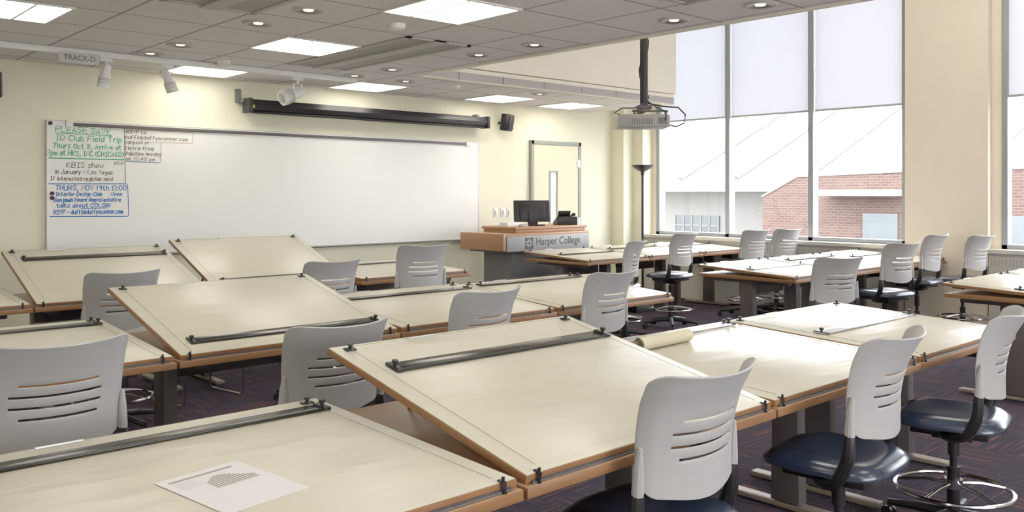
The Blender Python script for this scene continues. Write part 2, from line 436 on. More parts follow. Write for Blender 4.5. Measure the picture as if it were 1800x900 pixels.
# door
D0, D1 = 8.1, 9.08
b = MB(); b.bx(D0, D0+0.055, FY-0.05, FY, 0, 2.22); b.bx(D1-0.055, D1, FY-0.05, FY, 0, 2.22); b.bx(D0, D1, FY-0.05, FY, 2.165, 2.22)
fr = b.done('door_1', 'doorframe', bevel=0.004); structure(fr, 'maple door in a grey steel frame', 'door')
b = MB(); x0, x1 = D0+0.055, D1-0.055; l0, l1 = 8.45, 8.6
b.bx(x0, l0, FY-0.04, FY-0.005, 0.01, 2.165); b.bx(l1, x1, FY-0.04, FY-0.005, 0.01, 2.165)
b.bx(l0, l1, FY-0.04, FY-0.005, 0.01, 1.0); b.bx(l0, l1, FY-0.04, FY-0.005, 1.8, 2.165)
b.done('door_leaf', 'doorwood', parent=fr, smooth=False)
b = MB(); b.bx(l0+0.005, l1-0.005, FY-0.028, FY-0.02, 1.005, 1.795); b.done('vision_pane', 'white', parent=fr, smooth=False)
b = MB(); b.bx(l0-0.012, l0, FY-0.045, FY-0.04, 0.99, 1.81); b.bx(l1, l1+0.012, FY-0.045, FY-0.04, 0.99, 1.81); b.bx(l0, l1, FY-0.045, FY-0.04, 1.795, 1.81)
b.bx(l0-0.0, l0+0.03, FY-0.04, FY-0.03, 1.0, 1.8)
b.done('vision_frame', 'doorframe', parent=fr, smooth=False)
for z in (0.3, 1.1, 1.92):
    b = MB(); b.cyl((x1+0.004, FY-0.05, z-0.06), (x1+0.004, FY-0.05, z+0.06), 0.009); b.bx(x1-0.02, x1+0.03, FY-0.052, FY-0.046, z-0.05, z+0.05)
    b.done('hinge', 'silver', parent=fr)
b = MB(); b.cyl((x0+0.06, FY-0.04, 1.0), (x0+0.06, FY-0.09, 1.0), 0.012); b.cyl((x0+0.06, FY-0.09, 1.0), (x0+0.18, FY-0.09, 1.0), 0.009)
b.done('door_handle', 'silver', parent=fr)

# ---------------------------------------------------------------- ceiling fixtures
def panel_light(x, y, w=0.6, d=0.6, z=CZ):
    r = empty('ceiling_light', (x, y, z-0.005), label='square recessed ceiling light with glowing louvre panel', cat='ceiling light', group='recessed ceiling light panels')
    b = MB(); t = 0.02
    b.bx(-w/2-t, w/2+t, -d/2-t, -d/2, -0.008, 0.004); b.bx(-w/2-t, w/2+t, d/2, d/2+t, -0.008, 0.004)
    b.bx(-w/2-t, -w/2, -d/2, d/2, -0.008, 0.004); b.bx(w/2, w/2+t, -d/2, d/2, -0.008, 0.004)
    for k in (-1, 1): b.bx(k*w/6-0.008, k*w/6+0.008, -d/2, d/2, -0.010, 0.0)
    b.done('light_frame', 'white', parent=r, smooth=False)
    b = MB(); b.bx(-w/2, w/2, -d/2, d/2, -0.002, 0.003); b.done('diffuser', 'lightpanel', parent=r, smooth=False)
for (x, y) in ((3.42,4.3),(3.42,6.15),(3.42,8.0),(1.34,6.15),(5.22,8.0),(7.05,7.92),(8.3,7.92),
               (1.34,4.3),(1.34,2.45),(3.42,2.45),(3.42,0.6),(1.34,0.6),(-0.8,2.45),(-0.8,4.3),(-0.8,0.6),(1.34,-1.3),(3.42,-1.3)):
    panel_light(x, y)
for (x, y) in ((6.6,1.0),(8.6,1.0),(6.6,3.4),(8.6,3.4)):
    panel_light(x, y, 1.2, 0.6, HZ)
for (x, y) in ((2.76,4.91),(2.72,5.52),(2.67,6.73),(2.65,7.31),(4.72,2.9),(4.72,3.55),(4.70,4.87),(4.7,5.54),(4.66,6.74),(4.63,7.34),(5.25,7.35),(7.06,7.23)):
    r = empty('downlight', (x, y, CZ), label='small round recessed downlight in ceiling tile', cat='downlight', group='round ceiling downlights')
    b = MB(); b.lathe([(0.075,-0.012),(0.095,-0.014),(0.105,-0.004),(0.105,0.0)]); b.done('trim_ring', 'vent', parent=r)
    b = MB(); b.lathe([(0.076,-0.012),(0.05,-0.002),(0.001,-0.001)]); b.done('reflector_can', 'darkcan', parent=r)
    b = MB(); b.lathe([(0.001,-0.012),(0.03,-0.010),(0.034,-0.002)]); b.done('bulb', 'lampglow', parent=r)
for (x, y) in ((3.44,4.92),(3.28,7.31),(5.85,7.29)):
    b = MB(); b.lathe([(0.001,-0.045),(0.04,-0.042),(0.055,-0.03),(0.06,0.0)]); o = b.done('smoke_detector', 'white', loc=(x,y,CZ))
    tag(o, 'small round white smoke detector on ceiling', 'smoke detector', 'smoke detectors')
for (x0, x1, y0, y1) in ((3.76,4.37,5.24,7.07),(1.95,2.56,3.4,5.24),(3.76,4.37,1.5,3.2)):
    r = empty('ceiling_vent', ((x0+x1)/2, (y0+y1)/2, CZ), label='long grey recessed air return panel in ceiling', cat='air vent', group='long ceiling air vents')
    w = (x1-x0)/2; d = (y1-y0)/2; b = MB()
    b.bx(-w,-w+0.04,-d,d,-0.012,0); b.bx(w-0.04,w,-d,d,-0.012,0); b.bx(-w,w,-d,-d+0.03,-0.012,0); b.bx(-w,w,d-0.03,d,-0.012,0); b.bx(-0.06,0.06,-d,d,-0.02,0)
    b.done('vent_frame', 'vent', parent=r, smooth=False)
    b = MB(); b.bx(-w+0.04,w-0.04,-d+0.03,d-0.03,-0.004,0); b.done('vent_panel', 'ventdark', parent=r, smooth=False)

# track lighting
TY = 7.5
r = empty('track_light_rail', (0, TY, CZ-0.02), label='white lighting track with three white spotlight heads', cat='track light')
b = MB(); b.bx(0.6, 4.75, -0.018, 0.018, -0.03, 0.018); b.done('rail', 'white', parent=r, bevel=0.003)
def head(x, rot, s=1.0, z=-0.03):
    b = MB(); b.bx(-0.05, 0.05, -0.016, 0.016, -0.03, 0.0); b.cyl((0,0,-0.03), (0,0,-0.07), 0.012)
    b.bx(-0.045,-0.037,-0.012,0.012,-0.12,-0.065); b.bx(0.037,0.045,-0.012,0.012,-0.12,-0.065); b.bx(-0.045,0.045,-0.012,0.012,-0.07,-0.063)
    h = b.done('head_bracket', 'white', parent=r, loc=(x,0,z), bevel=0.002)
    b = MB()
    b.lathe([(0.001,0.06),(0.022,0.058),(0.034,0.03),(0.036,-0.02),(0.046,-0.05),(0.052,-0.11),(0.05,-0.135),(0.044,-0.135),(0.04,-0.1),(0.001,-0.09)])
    for k in range(4): b.lathe([(0.048,-0.055-0.014*k),(0.054,-0.058-0.014*k),(0.048,-0.061-0.014*k)], mi=1)
    o = b.done('spotlight_head', ['white','vent'], parent=r, loc=(x,0,z-0.11*s), rot=rot)
    o.scale = (s,s,s)
head(2.36, (0.15,0.1,0)); head(2.86, (-0.1,-0.35,0)); head(4.1, (0.2,1.15,0.2), 1.35)
b = MB(); b.bx(2.00, 2.30, -0.034, -0.028, -0.10, -0.015); tg = b.done('track_tag', 'printl', parent=r)
text('TRACK-D', 'tag_lettering', 'tagink', r, 2.03, -0.078, -0.036, width=0.24, height=0.042, thick=0.006)

# projector screen housing
r = empty('projection_screen', (0, 8.35, 2.40), label='black rolled projection screen housing mounted above whiteboard', cat='projection screen')
b = MB()
b.prism_x([(-0.06,-0.05),(-0.075,0.0),(-0.05,0.06),(0.05,0.065),(0.07,0.03),(0.07,-0.05),(0.02,-0.07)], 3.99, 7.2)
b.done('housing', 'black', parent=r, bevel=0.006)
b = MB(); b.cyl((4.03,-0.03,-0.068), (7.16,-0.03,-0.068), 0.014); b.done('pull_bar', 'black', parent=r)
for x in (3.99, 7.18):
    b = MB(); b.bx(x-0.012, x+0.03, -0.08, 0.075, -0.08, 0.07); b.done('end_cap', 'black', parent=r, bevel=0.008)
b = MB(); b.bx(3.93, 3.975, 0.09, 0.149, 0.03, 0.17); b.bx(3.96,3.99,0.03,0.149,0.03,0.06); b.done('wall_bracket', 'podgrey', parent=r, bevel=0.005)
b = MB(); b.bx(7.1, 7.14, 0.06, 0.149, 0.0, 0.1); b.done('wall_bracket', 'podgrey', parent=r, bevel=0.005)
b = MB(); b.bx(4.025, 4.04, -0.079, -0.07, -0.03, 0.0); b.done('sticker', 'yellow', parent=r)
# speakers
for x, rz in ((7.58, 0.35), (1.72, -0.3)):
    r = empty('wall_speaker', (x, FY-0.13, 2.42), rz, label='small black speaker bracketed high on wall', cat='speaker', group='wall speakers')
    b = MB(); b.box((0,0,0), (0.15,0.12,0.22), rot=(0.15,0,0)); b.done('speaker_cabinet', 'black', parent=r, bevel=0.015)
    b = MB(); b.box((0,-0.066,-0.01), (0.12,0.01,0.18), rot=(0.15,0,0)); b.done('speaker_grille', 'black', parent=r, bevel=0.004)
    b = MB(); b.cyl((0,0.05,0), (0,0.125,0), 0.015); b.done('speaker_bracket', 'black', parent=r)

# ---------------------------------------------------------------- whiteboard
r = empty('whiteboard', (0, 0, 0), label='long white dry-erase board with coloured handwritten notices', cat='whiteboard')
b = MB(); b.bx(2.17, 7.18, FY-0.03, FY, 0.93, 2.15); b.done('writing_surface', 'wb', parent=r, smooth=False)
b = MB()
b.bx(2.164,2.172,FY-0.033,FY,0.926,2.154); b.bx(7.178,7.186,FY-0.033,FY,0.926,2.154); b.bx(2.164,7.186,FY-0.033,FY,2.149,2.156); b.bx(2.164,7.186,FY-0.033,FY,0.922,0.932)
b.done('frame', 'wbframe', parent=r, bevel=0.002)
b = MB(); b.bx(2.3,7.05,FY-0.06,FY-0.03,0.905,0.915); b.done('marker_tray', 'steel', parent=r, bevel=0.004)
b = MB(); b.bx(2.38,6.98,FY-0.05,FY-0.03,2.108,2.138); b.done('map_rail', 'steel', parent=r, bevel=0.003)
for x in (2.35, 6.99):
    b = MB(); b.bx(x-0.03,x+0.03,FY-0.055,FY-0.03,2.095,2.155); b.done('rail_end_cap', 'white', parent=r, bevel=0.004)
wy = FY-0.0325
L1 = [('PLEASE SAVE','green',97,193,2.050,0.05),('ID Club Field Trip','green',97,213,1.975,0.048),('Thurs Oct 8, Arrive at','green',93,213,1.907,0.042),
 ('2pm at HKS, INC (CHICAGO)','green',83,217,1.84,0.045),
 ('KBIS show','ink',116,180,1.735,0.045),('in January - Las Vegas','ink',97,197,1.677,0.036),('If interested register now!','ink',88,197,1.617,0.032),
 ('THURS, NOV 19th 12:00','blue',97,222,1.53,0.042),('Interior Design Club','blue',97,178,1.478,0.034),('Noon','blue',194,214,1.478,0.034),('Benjamin Moore Representative','blue',95,212,1.426,0.033),
 ('talks about COLOR!','blue',99,192,1.374,0.034),('RSVP - duffy@duffyoconnor.com','blue',94,216,1.314,0.038)]
for s, m, a, c, z, h in L1:
    x = 2.17+(a-83)*0.00486; hand(s, m, r, x, z, wy, (c-a)*0.00486, h, lw=0.0072 if m != 'ink' else 0.0055)
for s, a, c, z, h in (('RSVP to:',222,257,2.065,0.03),('duffy@duffyoconnor.com',220,332,2.015,0.032),('carpool or',220,262,1.968,0.032),('Metra from',221,270,1.912,0.034),('Palatine leaving',221,283,1.86,0.034),('at 12:45 pm',222,272,1.81,0.03)):
    x = 2.835+(a-220)*0.0053; hand(s, 'ink', r, x, z, wy, (c-a)*0.0053, h, lw=0.005)
def stroke(m, x0, z0, x1, z1, w=0.006):
    b = MB(); d = Vector((x1-x0, 0, z1-z0)); n = Vector((-d.z, 0, d.x)).normalized()*w/2
    p, q = Vector((x0, wy, z0)), Vector((x1, wy, z1))
    b.quad([p-n, q-n, q+n, p+n]); b.done('marker_line', m, parent=r, smooth=False)
stroke('green', 2.24, 2.04, 2.72, 2.035); stroke('green', 2.18, 1.815, 2.83, 1.815, .009)
stroke('blue', 2.18, 1.585, 2.85, 1.59, .008); stroke('blue', 2.19, 1.295, 2.86, 1.285, .008); stroke('blue', 2.86, 1.585, 2.87, 1.285, .006)
stroke('ink', 2.83, 2.12, 2.84, 1.60, .005); stroke('blue', 2.45, 1.362, 2.68, 1.365); stroke('blue', 2.84, 1.80, 3.16, 1.795)
stroke('orange', 3.17, 1.99, 3.17, 1.80, .005); stroke('orange', 2.84, 2.1, 3.48, 2.1, .005); stroke('orange', 3.48, 2.1, 3.48, 2.0, .005); stroke('orange', 3.05, 1.99, 3.48, 1.995, .005)
hand('RSVP', 'ink', r, 2.74, 1.765, wy, 0.08, 0.03, 0.004)
for x, z in ((2.21,1.5),(2.21,1.46),(2.195,2.125)):
    b = MB(); b.cyl((x, FY-0.03, z), (x, FY-0.045, z), 0.018); b.done('magnet', 'magnet', parent=r)

# wall plates
for x, z, w, m in ((7.49,1.25,0.07,'white'),(7.62,1.25,0.08,'white'),(7.72,1.25,0.05,'white'),(7.46,0.46,0.08,'black')):
    rr = empty('wall_outlet', (x, FY, z), label='small %s wall plate on yellow wall' % m, cat='wall outlet', group='wall plates')
    b = MB(); b.bx(-w/2,w/2,-0.008,0,-0.06,0.06); b.done('cover_plate', m, parent=rr, bevel=0.003)
    b = MB(); b.bx(-w/5,w/5,-0.012,-0.008,-0.03,0.03); b.done('switch_insert', 'vent' if m == 'white' else 'blue', parent=rr, bevel=0.002)

# ---------------------------------------------------------------- drafting tables
def table(x0, yf, tilt, bd, silver=False, w=1.17, group='drafting tables'):
    tl = math.radians(tilt)
    lab = 'drafting table with steeply raised cream drawing board' if tilt > 8 else 'drafting table with cream drawing board lying nearly flat'
    r = empty('drafting_table', (x0, yf, 0), label=lab, cat='drafting table', group=group)
    b = MB(); b.bx(-0.008, w+0.008, -0.018, 0.98, 0.722, 0.75, 0); b.bx(-0.006, w+0.006, -0.016, 0.978, 0.7495, 0.7515, 1)
    b.done('tabletop', ['wood','woodtop'], parent=r, bevel=0.003)
    for lx in (0.14, w-0.14):
        b = MB()
        b.box((lx, 0.54, 0.37), (0.07, 0.15, 0.66), taper=(1, 0.85))
        b.bx(lx-0.03, lx+0.03, 0.12, 0.9, 0.68, 0.722)
        b.done('leg', 'steel', parent=r, bevel=0.006)
        b = MB(); v = b.bx(lx-0.035, lx+0.035, 0.24, 0.92, 0.012, 0.06)
        for q in v:
            if q.co.z > 0.03 and (q.co.y < 0.3 or q.co.y > 0.8): q.co.z = 0.035
        b.cyl((lx,0.28,0),(lx,0.28,0.02),0.02); b.cyl((lx,0.88,0),(lx,0.88,0.02),0.02)
        b.done('foot', 'foot', parent=r, bevel=0.004)
    b = MB(); b.bx(0.16, w-0.16, 0.62, 0.65, 0.55, 0.68); b.done('modesty_rail', 'steel', parent=r, bevel=0.004)
    b = MB(); b.bx(w-0.32, w-0.17, 0.06, 0.22, 0.655, 0.72); b.done('cable_box', 'black', parent=r, bevel=0.005)
    # board
    b = MB(); b.bx(0, w, 0, 1.0, 0, 0.022, 0); b.bx(0.003, w-0.003, 0.003, 0.997, 0.0215, 0.0245, 1)
    B = b.done('drawing_board', ['wood','board'], parent=r, loc=(0, 0.0, 0.754), rot=(tl, 0, 0), bevel=0.0015)
    if tilt > 8:
        b = MB()
        for lx in (0.25, w-0.25):
            yb, zb = math.cos(tl)*0.8, 0.754+math.sin(tl)*0.8
            b.cyl((lx, 0.85, 0.752), (lx, yb, zb), 0.008)
        b.done('support_strut', 'steel', parent=r)
    b = MB()
    b.cyl((0.02,-0.004,0.0), (w-0.02,-0.004,0.0), 0.0045, seg=8); b.bx(0.02, w-0.02, -0.003, 0.0, 0.0, 0.008)
    k = 0.05
    while k < w-0.04: b.cyl((k,-0.0025,0.005),(k,-0.0045,0.005),0.002,seg=6,mi=1); k += 0.06
    b.done('piano_hinge', ['steel','foot'], parent=B)
    zt = 0.0245
    m = 'silver' if silver else 'blackbar'
    b = MB(); a0, a1 = 0.09, w-0.04
    b.bx(a0, a1, bd-0.034, bd+0.034, zt+0.003, zt+0.008, 0)
    b.bx(a0+0.02, a1-0.02, bd-0.032, bd-0.022, zt+0.007, zt+0.010, 1 if not silver else 0)
    for x in (a0+0.013, a1-0.013):
        b.bx(x-0.012, x+0.012, bd-0.037, bd+0.037, zt+0.003, zt+0.012, 1)
        b.cyl((x,bd,zt+0.01),(x,bd,zt+0.022),0.006,mi=1); b.cyl((x,bd,zt+0.021),(x,bd,zt+0.031),0.011,mi=1)
    b.done('straightedge', [m,'black'], parent=B, bevel=0.001)
    for (x, y) in ((0.06,0.955),(w-0.06,0.955)):
        b = MB(); b.box((x,y,zt+0.003),(0.04,0.026,0.005)); b.cyl((x,y,zt+0.004),(x,y,zt+0.016),0.006); b.cyl((x,y,zt+0.015),(x,y,zt+0.021),0.010)
        b.done('pulley', 'black', parent=B, bevel=0.001)
    for x in (0.04, w-0.05):
        b = MB(); b.bx(x-0.006,x+0.006,-0.011,0.013,zt,zt+0.004); b.bx(x-0.006,x+0.006,-0.011,-0.008,-0.018,zt+0.004); b.cyl((x,-0.004,zt),(x,-0.004,zt+0.015),0.0045); b.cyl((x,-0.016,0.002),(x,-0.01,0.002),0.005)
        b.done('edge_clip', 'black', parent=B, bevel=0.001)
    b = MB(); rr = 0.0009
    b.tube([(0.06,0.03,zt+0.004),(0.06,0.95,zt+0.006)], rr, 5); b.tube([(w-0.06,0.03,zt+0.004),(w-0.06,0.95,zt+0.006)], rr, 5); b.tube([(0.06,0.955,zt+0.012),(w-0.06,0.955,zt+0.012)], rr, 5)
    b.done('guide_wire', 'wire', parent=B)
    b = MB(); b.cyl((0.3,0.955,zt+0.011),(0.42,0.955,zt+0.011),0.004,seg=8); b.done('tension_spring', 'silver', parent=B)
    return r, B

RA, RB, RC = 1.62, 3.86, 6.3
P = [0.33, 1.53, 2.73, 3.93]
for x, t, d, s in zip(P, (1.7,11.5,3,3), (0.87,0.75,0.93,0.52), (0,0,1,1)): table(x, RA, t, d, s, group='nearest row of drafting tables')
for x, t, d, s in zip(P, (3.5,13,4.5,4), (0.86,0.14,0.8,0.88), (0,0,0,0)): table(x, RB, t, d, s, group='middle row of drafting tables')
for x, t, d, s in zip([0.35,1.55,2.77,4.05], (3,17.5,20,3), (0.8,0.8,0.14,0.8), (0,0,0,0)): table(x, RC, t, d, s, group='row of drafting tables by whiteboard')
for x, d in ((6.8,0.5),(8.0,0.6)): table(x, 1.64, 3, d, 0, group='window side drafting tables')
for i, x in enumerate((6.85,7.95,9.03)): table(x, 3.88, 3, (0.5,0.75,0.6)[i], i == 0, w=1.05, group='window side drafting tables')
for i, x in enumerate((6.92,7.98,9.04)): table(x, 6.35, 3, (0.5,0.7,0.6)[i], 0, w=1.03, group='window side drafting tables')

# ---------------------------------------------------------------- drafting chair template
def chair_template():
    r = empty('drafting_chair', (0,0,0), label='grey plastic backed drafting stool with black vinyl seat', cat='chair', group='drafting stools')
    kids = []
    # backrest
    H = 0.35; N = 48
    slots = [0.108, 0.145, 0.182, 0.219]; st = 0.009
    zs = set()
    z = 0.0
    while z <= H-0.004: zs.add(round(z,4)); z += 0.0125
    for c in slots:
        for q in list(zs):
            if abs(q-c) < 0.009: zs.discard(q)
        zs.add(round(c-st/2,4)); zs.add(round(c+st/2,4))
    for k in (0.003, 0.007, H-0.003, H-0.007): zs.add(round(k,4))
    zs.add(H); zs = sorted(zs)
    b = MB(); rows = []
    for z in zs:
        hw = 0.212+0.018*(z/H)
        rt, rb = 0.035, 0.06
        if z > H-rt: dz = z-(H-rt); hw -= rt-math.sqrt(max(rt*rt-dz*dz, 0))
        if z < rb: dz = rb-z; hw -= (rb-math.sqrt(max(rb*rb-dz*dz, 0)))*0.7
        row = []
        for i in range(N+1):
            a = -1+2*i/N; x = a*hw; q = abs(x)/0.23
            y = 0.075*q*q + 0.03*max(0,(q-0.8)/0.2)**2 - 0.17*(z-0.17) + 0.02*math.sin(math.pi*min(1,z/0.3)) - 0.03*max(0,(z-0.25)/0.1)**2
            zz = z + 0.016*q*q*(z/H) - 0.012*math.cos(math.pi*min(q,1))*max(0,1-z/0.08)
            row.append(b.bm.verts.new((x, y, zz)))
        rows.append(row)
    for j in range(len(zs)-1):
        zc = (zs[j]+zs[j+1])/2
        for i in range(N):
            ac = -1+2*(i+0.5)/N
            hit = False
            for k, c in enumerate(slots):
                half = (0.54,0.62,0.64,0.54)[k]; off = (0.04,0.0,0.0,0.06)[k]
                if abs(zc-c) < st/2 and abs(ac-off) < half: hit = True
            if not hit:
                b.bm.faces.new((rows[j][i], rows[j][i+1], rows[j+1][i+1], rows[j+1][i]))
    kids.append(b.done('backrest', 'greyback', parent=r, loc=(0,-0.225,0.665), solid=0.007, angle=50, bevel=0.0015))
    # uprights
    for sx in (-1, 1):
        b = MB()
        pts = [(sx*0.06,0.03,0.495),(sx*0.13,0.02,0.492),(sx*0.19,-0.03,0.50),(sx*0.216,-0.085,0.53),(sx*0.225,-0.12,0.60),(sx*0.222,-0.126,0.68),(sx*0.219,-0.126,0.74)]
        P2 = []
        for i in range(len(pts)-1):
            for t in (0,0.33,0.66): 
                p0 = Vector(pts[max(i-1,0)]); p1 = Vector(pts[i]); p2 = Vector(pts[i+1]); p3 = Vector(pts[min(i+2,len(pts)-1)])
                P2.append(0.5*((2*p1)+(-p0+p2)*t+(2*p0-5*p1+4*p2-p3)*t*t+(-p0+3*p1-3*p2+p3)*t**3))
        P2.append(Vector(pts[-1]))
        n = len(P2); b.tube(P2, [0.016+0.008*math.sin(math.pi*i/(n-1)) - (0.004 if i > n-4 else 0) for i in range(n)], 10)
        kids.append(b.done('back_support', 'black', parent=r))
        b = MB(); b.tube([(sx*0.223,-0.126,0.665),(sx*0.222,-0.128,0.70),(sx*0.221,-0.131,0.77),(sx*0.221,-0.137,0.82)], [0.016,0.018,0.014,0.006], 10)
        kids.append(b.done('support_sleeve', 'greyback', parent=r))
    # seat cushion
    b = MB(); n = 18
    def sp(u, v):
        p = 3.6
        rr = (abs(u)**p+abs(v)**p)**(1/p)
        m = max(abs(u), abs(v))
        k = m/rr if rr > 1e-6 else 0
        return u*k, v*k, m
    def grid(zf):
        g = []
        for i in range(n+1):
            row = []
            for j in range(n+1):
                u = -1+2*i/n; v = -1+2*j/n; x, y, m = sp(u, v)
                row.append(b.bm.verts.new((x*0.235, y*0.225+0.01, zf(u, v, m))))
            g.append(row)
        return g
    gt = grid(lambda u,v,m: 0.583 - 0.03*max(0,(m-0.7)/0.3)**2.5 - 0.012*(1-m) - 0.02*max(0,v-0.5))
    gb = grid(lambda u,v,m: 0.515 + 0.018*max(0,(m-0.7)/0.3)**2)
    for i in range(n):
        for j in range(n):
            b.bm.faces.new((gt[i][j],gt[i+1][j],gt[i+1][j+1],gt[i][j+1])); b.bm.faces.new((gb[i][j],gb[i][j+1],gb[i+1][j+1],gb[i+1][j]))
    rim = [(i,0) for i in range(n)]+[(n,j) for j in range(n)]+[(n-i,n) for i in range(n)]+[(0,n-j) for j in range(n)]
    for k in range(len(rim)):
        a = rim[k]; c = rim[(k+1)%len(rim)]
        b.bm.faces.new((gt[a[0]][a[1]],gb[a[0]][a[1]],gb[c[0]][c[1]],gt[c[0]][c[1]]))
    kids.append(b.done('seat', 'seat', parent=r, angle=60))
    b = MB(); b.box((0,0.0,0.502),(0.3,0.3,0.028)); b.box((0,0.0,0.475),(0.12,0.16,0.04)); b.cyl((0.05,0.05,0.48),(0.23,0.07,0.475),0.006)
    kids.append(b.done('seat_mechanism', 'black', parent=r, bevel=0.006))
    # column
    b = MB(); b.cyl((0,0,0.09),(0,0,0.30),0.027); b.cyl((0,0,0.30),(0,0,0.31),0.03); b.cyl((0,0,0.31),(0,0,0.545),0.016); b.cyl((0,0,0.36),(0,0,0.47),0.024)
    kids.append(b.done('gas_column', 'black', parent=r))
    # ring
    b = MB(); R = 0.235
    b.tube([(R*math.cos(2*math.pi*k/40), R*math.sin(2*math.pi*k/40), 0.21) for k in range(40)], 0.0095, 8, closed=True)
    for k in range(5):
        a = 2*math.pi*k/5+0.3; b.tube([(0.03*math.cos(a),0.03*math.sin(a),0.235),(0.12*math.cos(a),0.12*math.sin(a),0.232),(R*math.cos(a),R*math.sin(a),0.21)], 0.0065, 8)
    b.cyl((0,0,0.215),(0,0,0.255),0.038)
    kids.append(b.done('foot_ring', 'chrome', parent=r))
    b = MB(); b.cyl((0,0,0.065),(0,0,0.12),0.04,0.032)
    for k in range(5):
        a = 2*math.pi*k/5
        b.tube([(0.02*math.cos(a),0.02*math.sin(a),0.1),(0.16*math.cos(a),0.16*math.sin(a),0.088),(0.3*math.cos(a),0.3*math.sin(a),0.068)], [0.026,0.021,0.015], 10)
    kids.append(b.done('star_base', 'black', parent=r))
    for k in range(5):
        a = 2*math.pi*k/5; c = Vector((0.3*math.cos(a),0.3*math.sin(a),0)); t = Vector((-math.sin(a),math.cos(a),0))
        b = MB()
        for s in (-1,1): b.cyl(c+t*(s*0.008)+Vector((0,0,0.026)), c+t*(s*0.024)+Vector((0,0,0.026)), 0.026, seg=16)
        b.cyl(c+Vector((0,0,0.03)), c+Vector((0,0,0.07)), 0.008); b.cyl(c-t*0.008+Vector((0,0,0.03)), c+t*0.008+Vector((0,0,0.03)), 0.02, seg=12)
        kids.append(b.done('caster', 'black', parent=r))
    return r, kids

troot, tkids = chair_template()
UP = ('backrest','back_support','support_sleeve','seat','seat_mechanism')
chairs = [ # back x, back y, rot deg, top z
 (0.82,3.06,-2,1.03),(1.86,3.02,-2,0.99),(1.87,5.55,3,1.03),(3.27,5.42,2,1.03),(4.17,5.55,-6,1.10),(2.87,3.26,6,1.03),(4.02,3.44,6,1.04),
 (2.08,1.42,-1,1.015),(3.06,1.32,5,1.02),(4.04,1.28,12,1.01),
 (6.9,5.62,22,1.03),(7.9,5.75,5,1.07),(9.25,5.7,-8,1.07),(9.8,5.6,-12,1.07),
 (6.38,3.2,-20,1.02),(7.97,3.4,-12,1.06),(8.98,3.5,0,1.1),(9.6,3.3,-6,1.08)]
for i, (x, y, rd, top) in enumerate(chairs):
    rz = math.radians(rd); f = Vector((-math.sin(rz), math.cos(rz), 0))*0.225
    dz = top-1.03
    if i == 0:
        troot.location = (x+f.x, y+f.y, 0); troot.rotation_euler = (0,0,rz)
    else:
        copy_tree(troot, tkids, (x+f.x, y+f.y, 0), rz, UP, dz)

# sled chair glimpsed beneath
r = empty('sled_chair', (2.62, 6.25, 0), math.radians(10), label='grey stacking chair on chrome sled base', cat='chair')
for sx in (-1, 1):
    b = MB(); b.tube([(sx*0.22,-0.22,0.42),(sx*0.235,-0.2,0.2),(sx*0.24,-0.19,0.03),(sx*0.24,-0.16,0.01),(sx*0.24,0.2,0.01),(sx*0.24,0.24,0.04),(sx*0.22,0.12,0.44)], 0.008, 8)
    b.done('sled_leg', 'chrome', parent=r)
b = MB(); b.box((0,0,0.45),(0.44,0.42,0.025)); b.done('seat', 'greyback', parent=r, bevel=0.01)
b = MB(); b.box((0,-0.21,0.66),(0.42,0.02,0.26),rot=(0.15,0,0)); b.done('backrest', 'greyback', parent=r, bevel=0.009)
b = MB(); 
for sx in (-1,1): b.tube([(sx*0.2,-0.2,0.44),(sx*0.2,-0.23,0.5),(sx*0.19,-0.215,0.62)],0.01,8)
b.done('back_upright', 'chrome', parent=r)

# ---------------------------------------------------------------- loose items
def on_board(yf, tilt, y): 
    t = math.radians(tilt); return 0.754+math.sin(t)*(y-yf)/math.cos(t)+0.0245/math.cos(t)
t = math.radians(1.7)
r = empty('paper_sheet', (0.925, 2.015, on_board(RA,1.7,2.015)+0.001), 0, label='white printed handout with grey bar chart on board', cat='paper')
r.rotation_euler = (t, 0, math.radians(10))
b = MB(); b.bx(-0.115,0.115,-0.15,0.15,0,0.0006); b.done('sheet', 'paper', parent=r, smooth=False)
z = 0.0009
b = MB(); b.bx(-0.095,0.08,0.114,0.124,z,z+0.0002,0)
for k in range(7): b.bx(-0.095,-0.095+0.045+0.01*(k%3),0.10-0.008*k,0.102-0.008*k,z,z+0.0002,1)
b.done('printed_heading', ['print','printl'], parent=r, smooth=False)
b = MB()
for k in range(14): b.bx(-0.03+0.0085*k,-0.025+0.0085*k,0.012,0.03+0.06*math.exp(-((k-5)/6)**2),z,z+0.0002,0)
b.bx(-0.035,0.09,0.008,0.0095,z,z+0.0002,0)
b.done('printed_chart', 'print', parent=r, smooth=False)
# roll of paper
yy = 2.40; z = on_board(RA,3,yy)
r = empty('paper_roll', (3.12, yy, z+0.030), math.radians(3), label='rolled sheet of cream tracing paper on drawing board', cat='paper roll')
b = MB()
pts = []
for k in range(110):
    a = k*0.35; rad = 0.018+0.012*k/110; pts.append((rad*math.cos(a), rad*math.sin(a)))
A = [b.bm.verts.new((-0.19, y, zz)) for y, zz in pts]; B = [b.bm.verts.new((0.19, y, zz)) for y, zz in pts]
for i in range(len(pts)-1): b.bm.faces.new((A[i],A[i+1],B[i+1],B[i]))
b.done('rolled_paper', 'rollpaper', parent=r, angle=60)

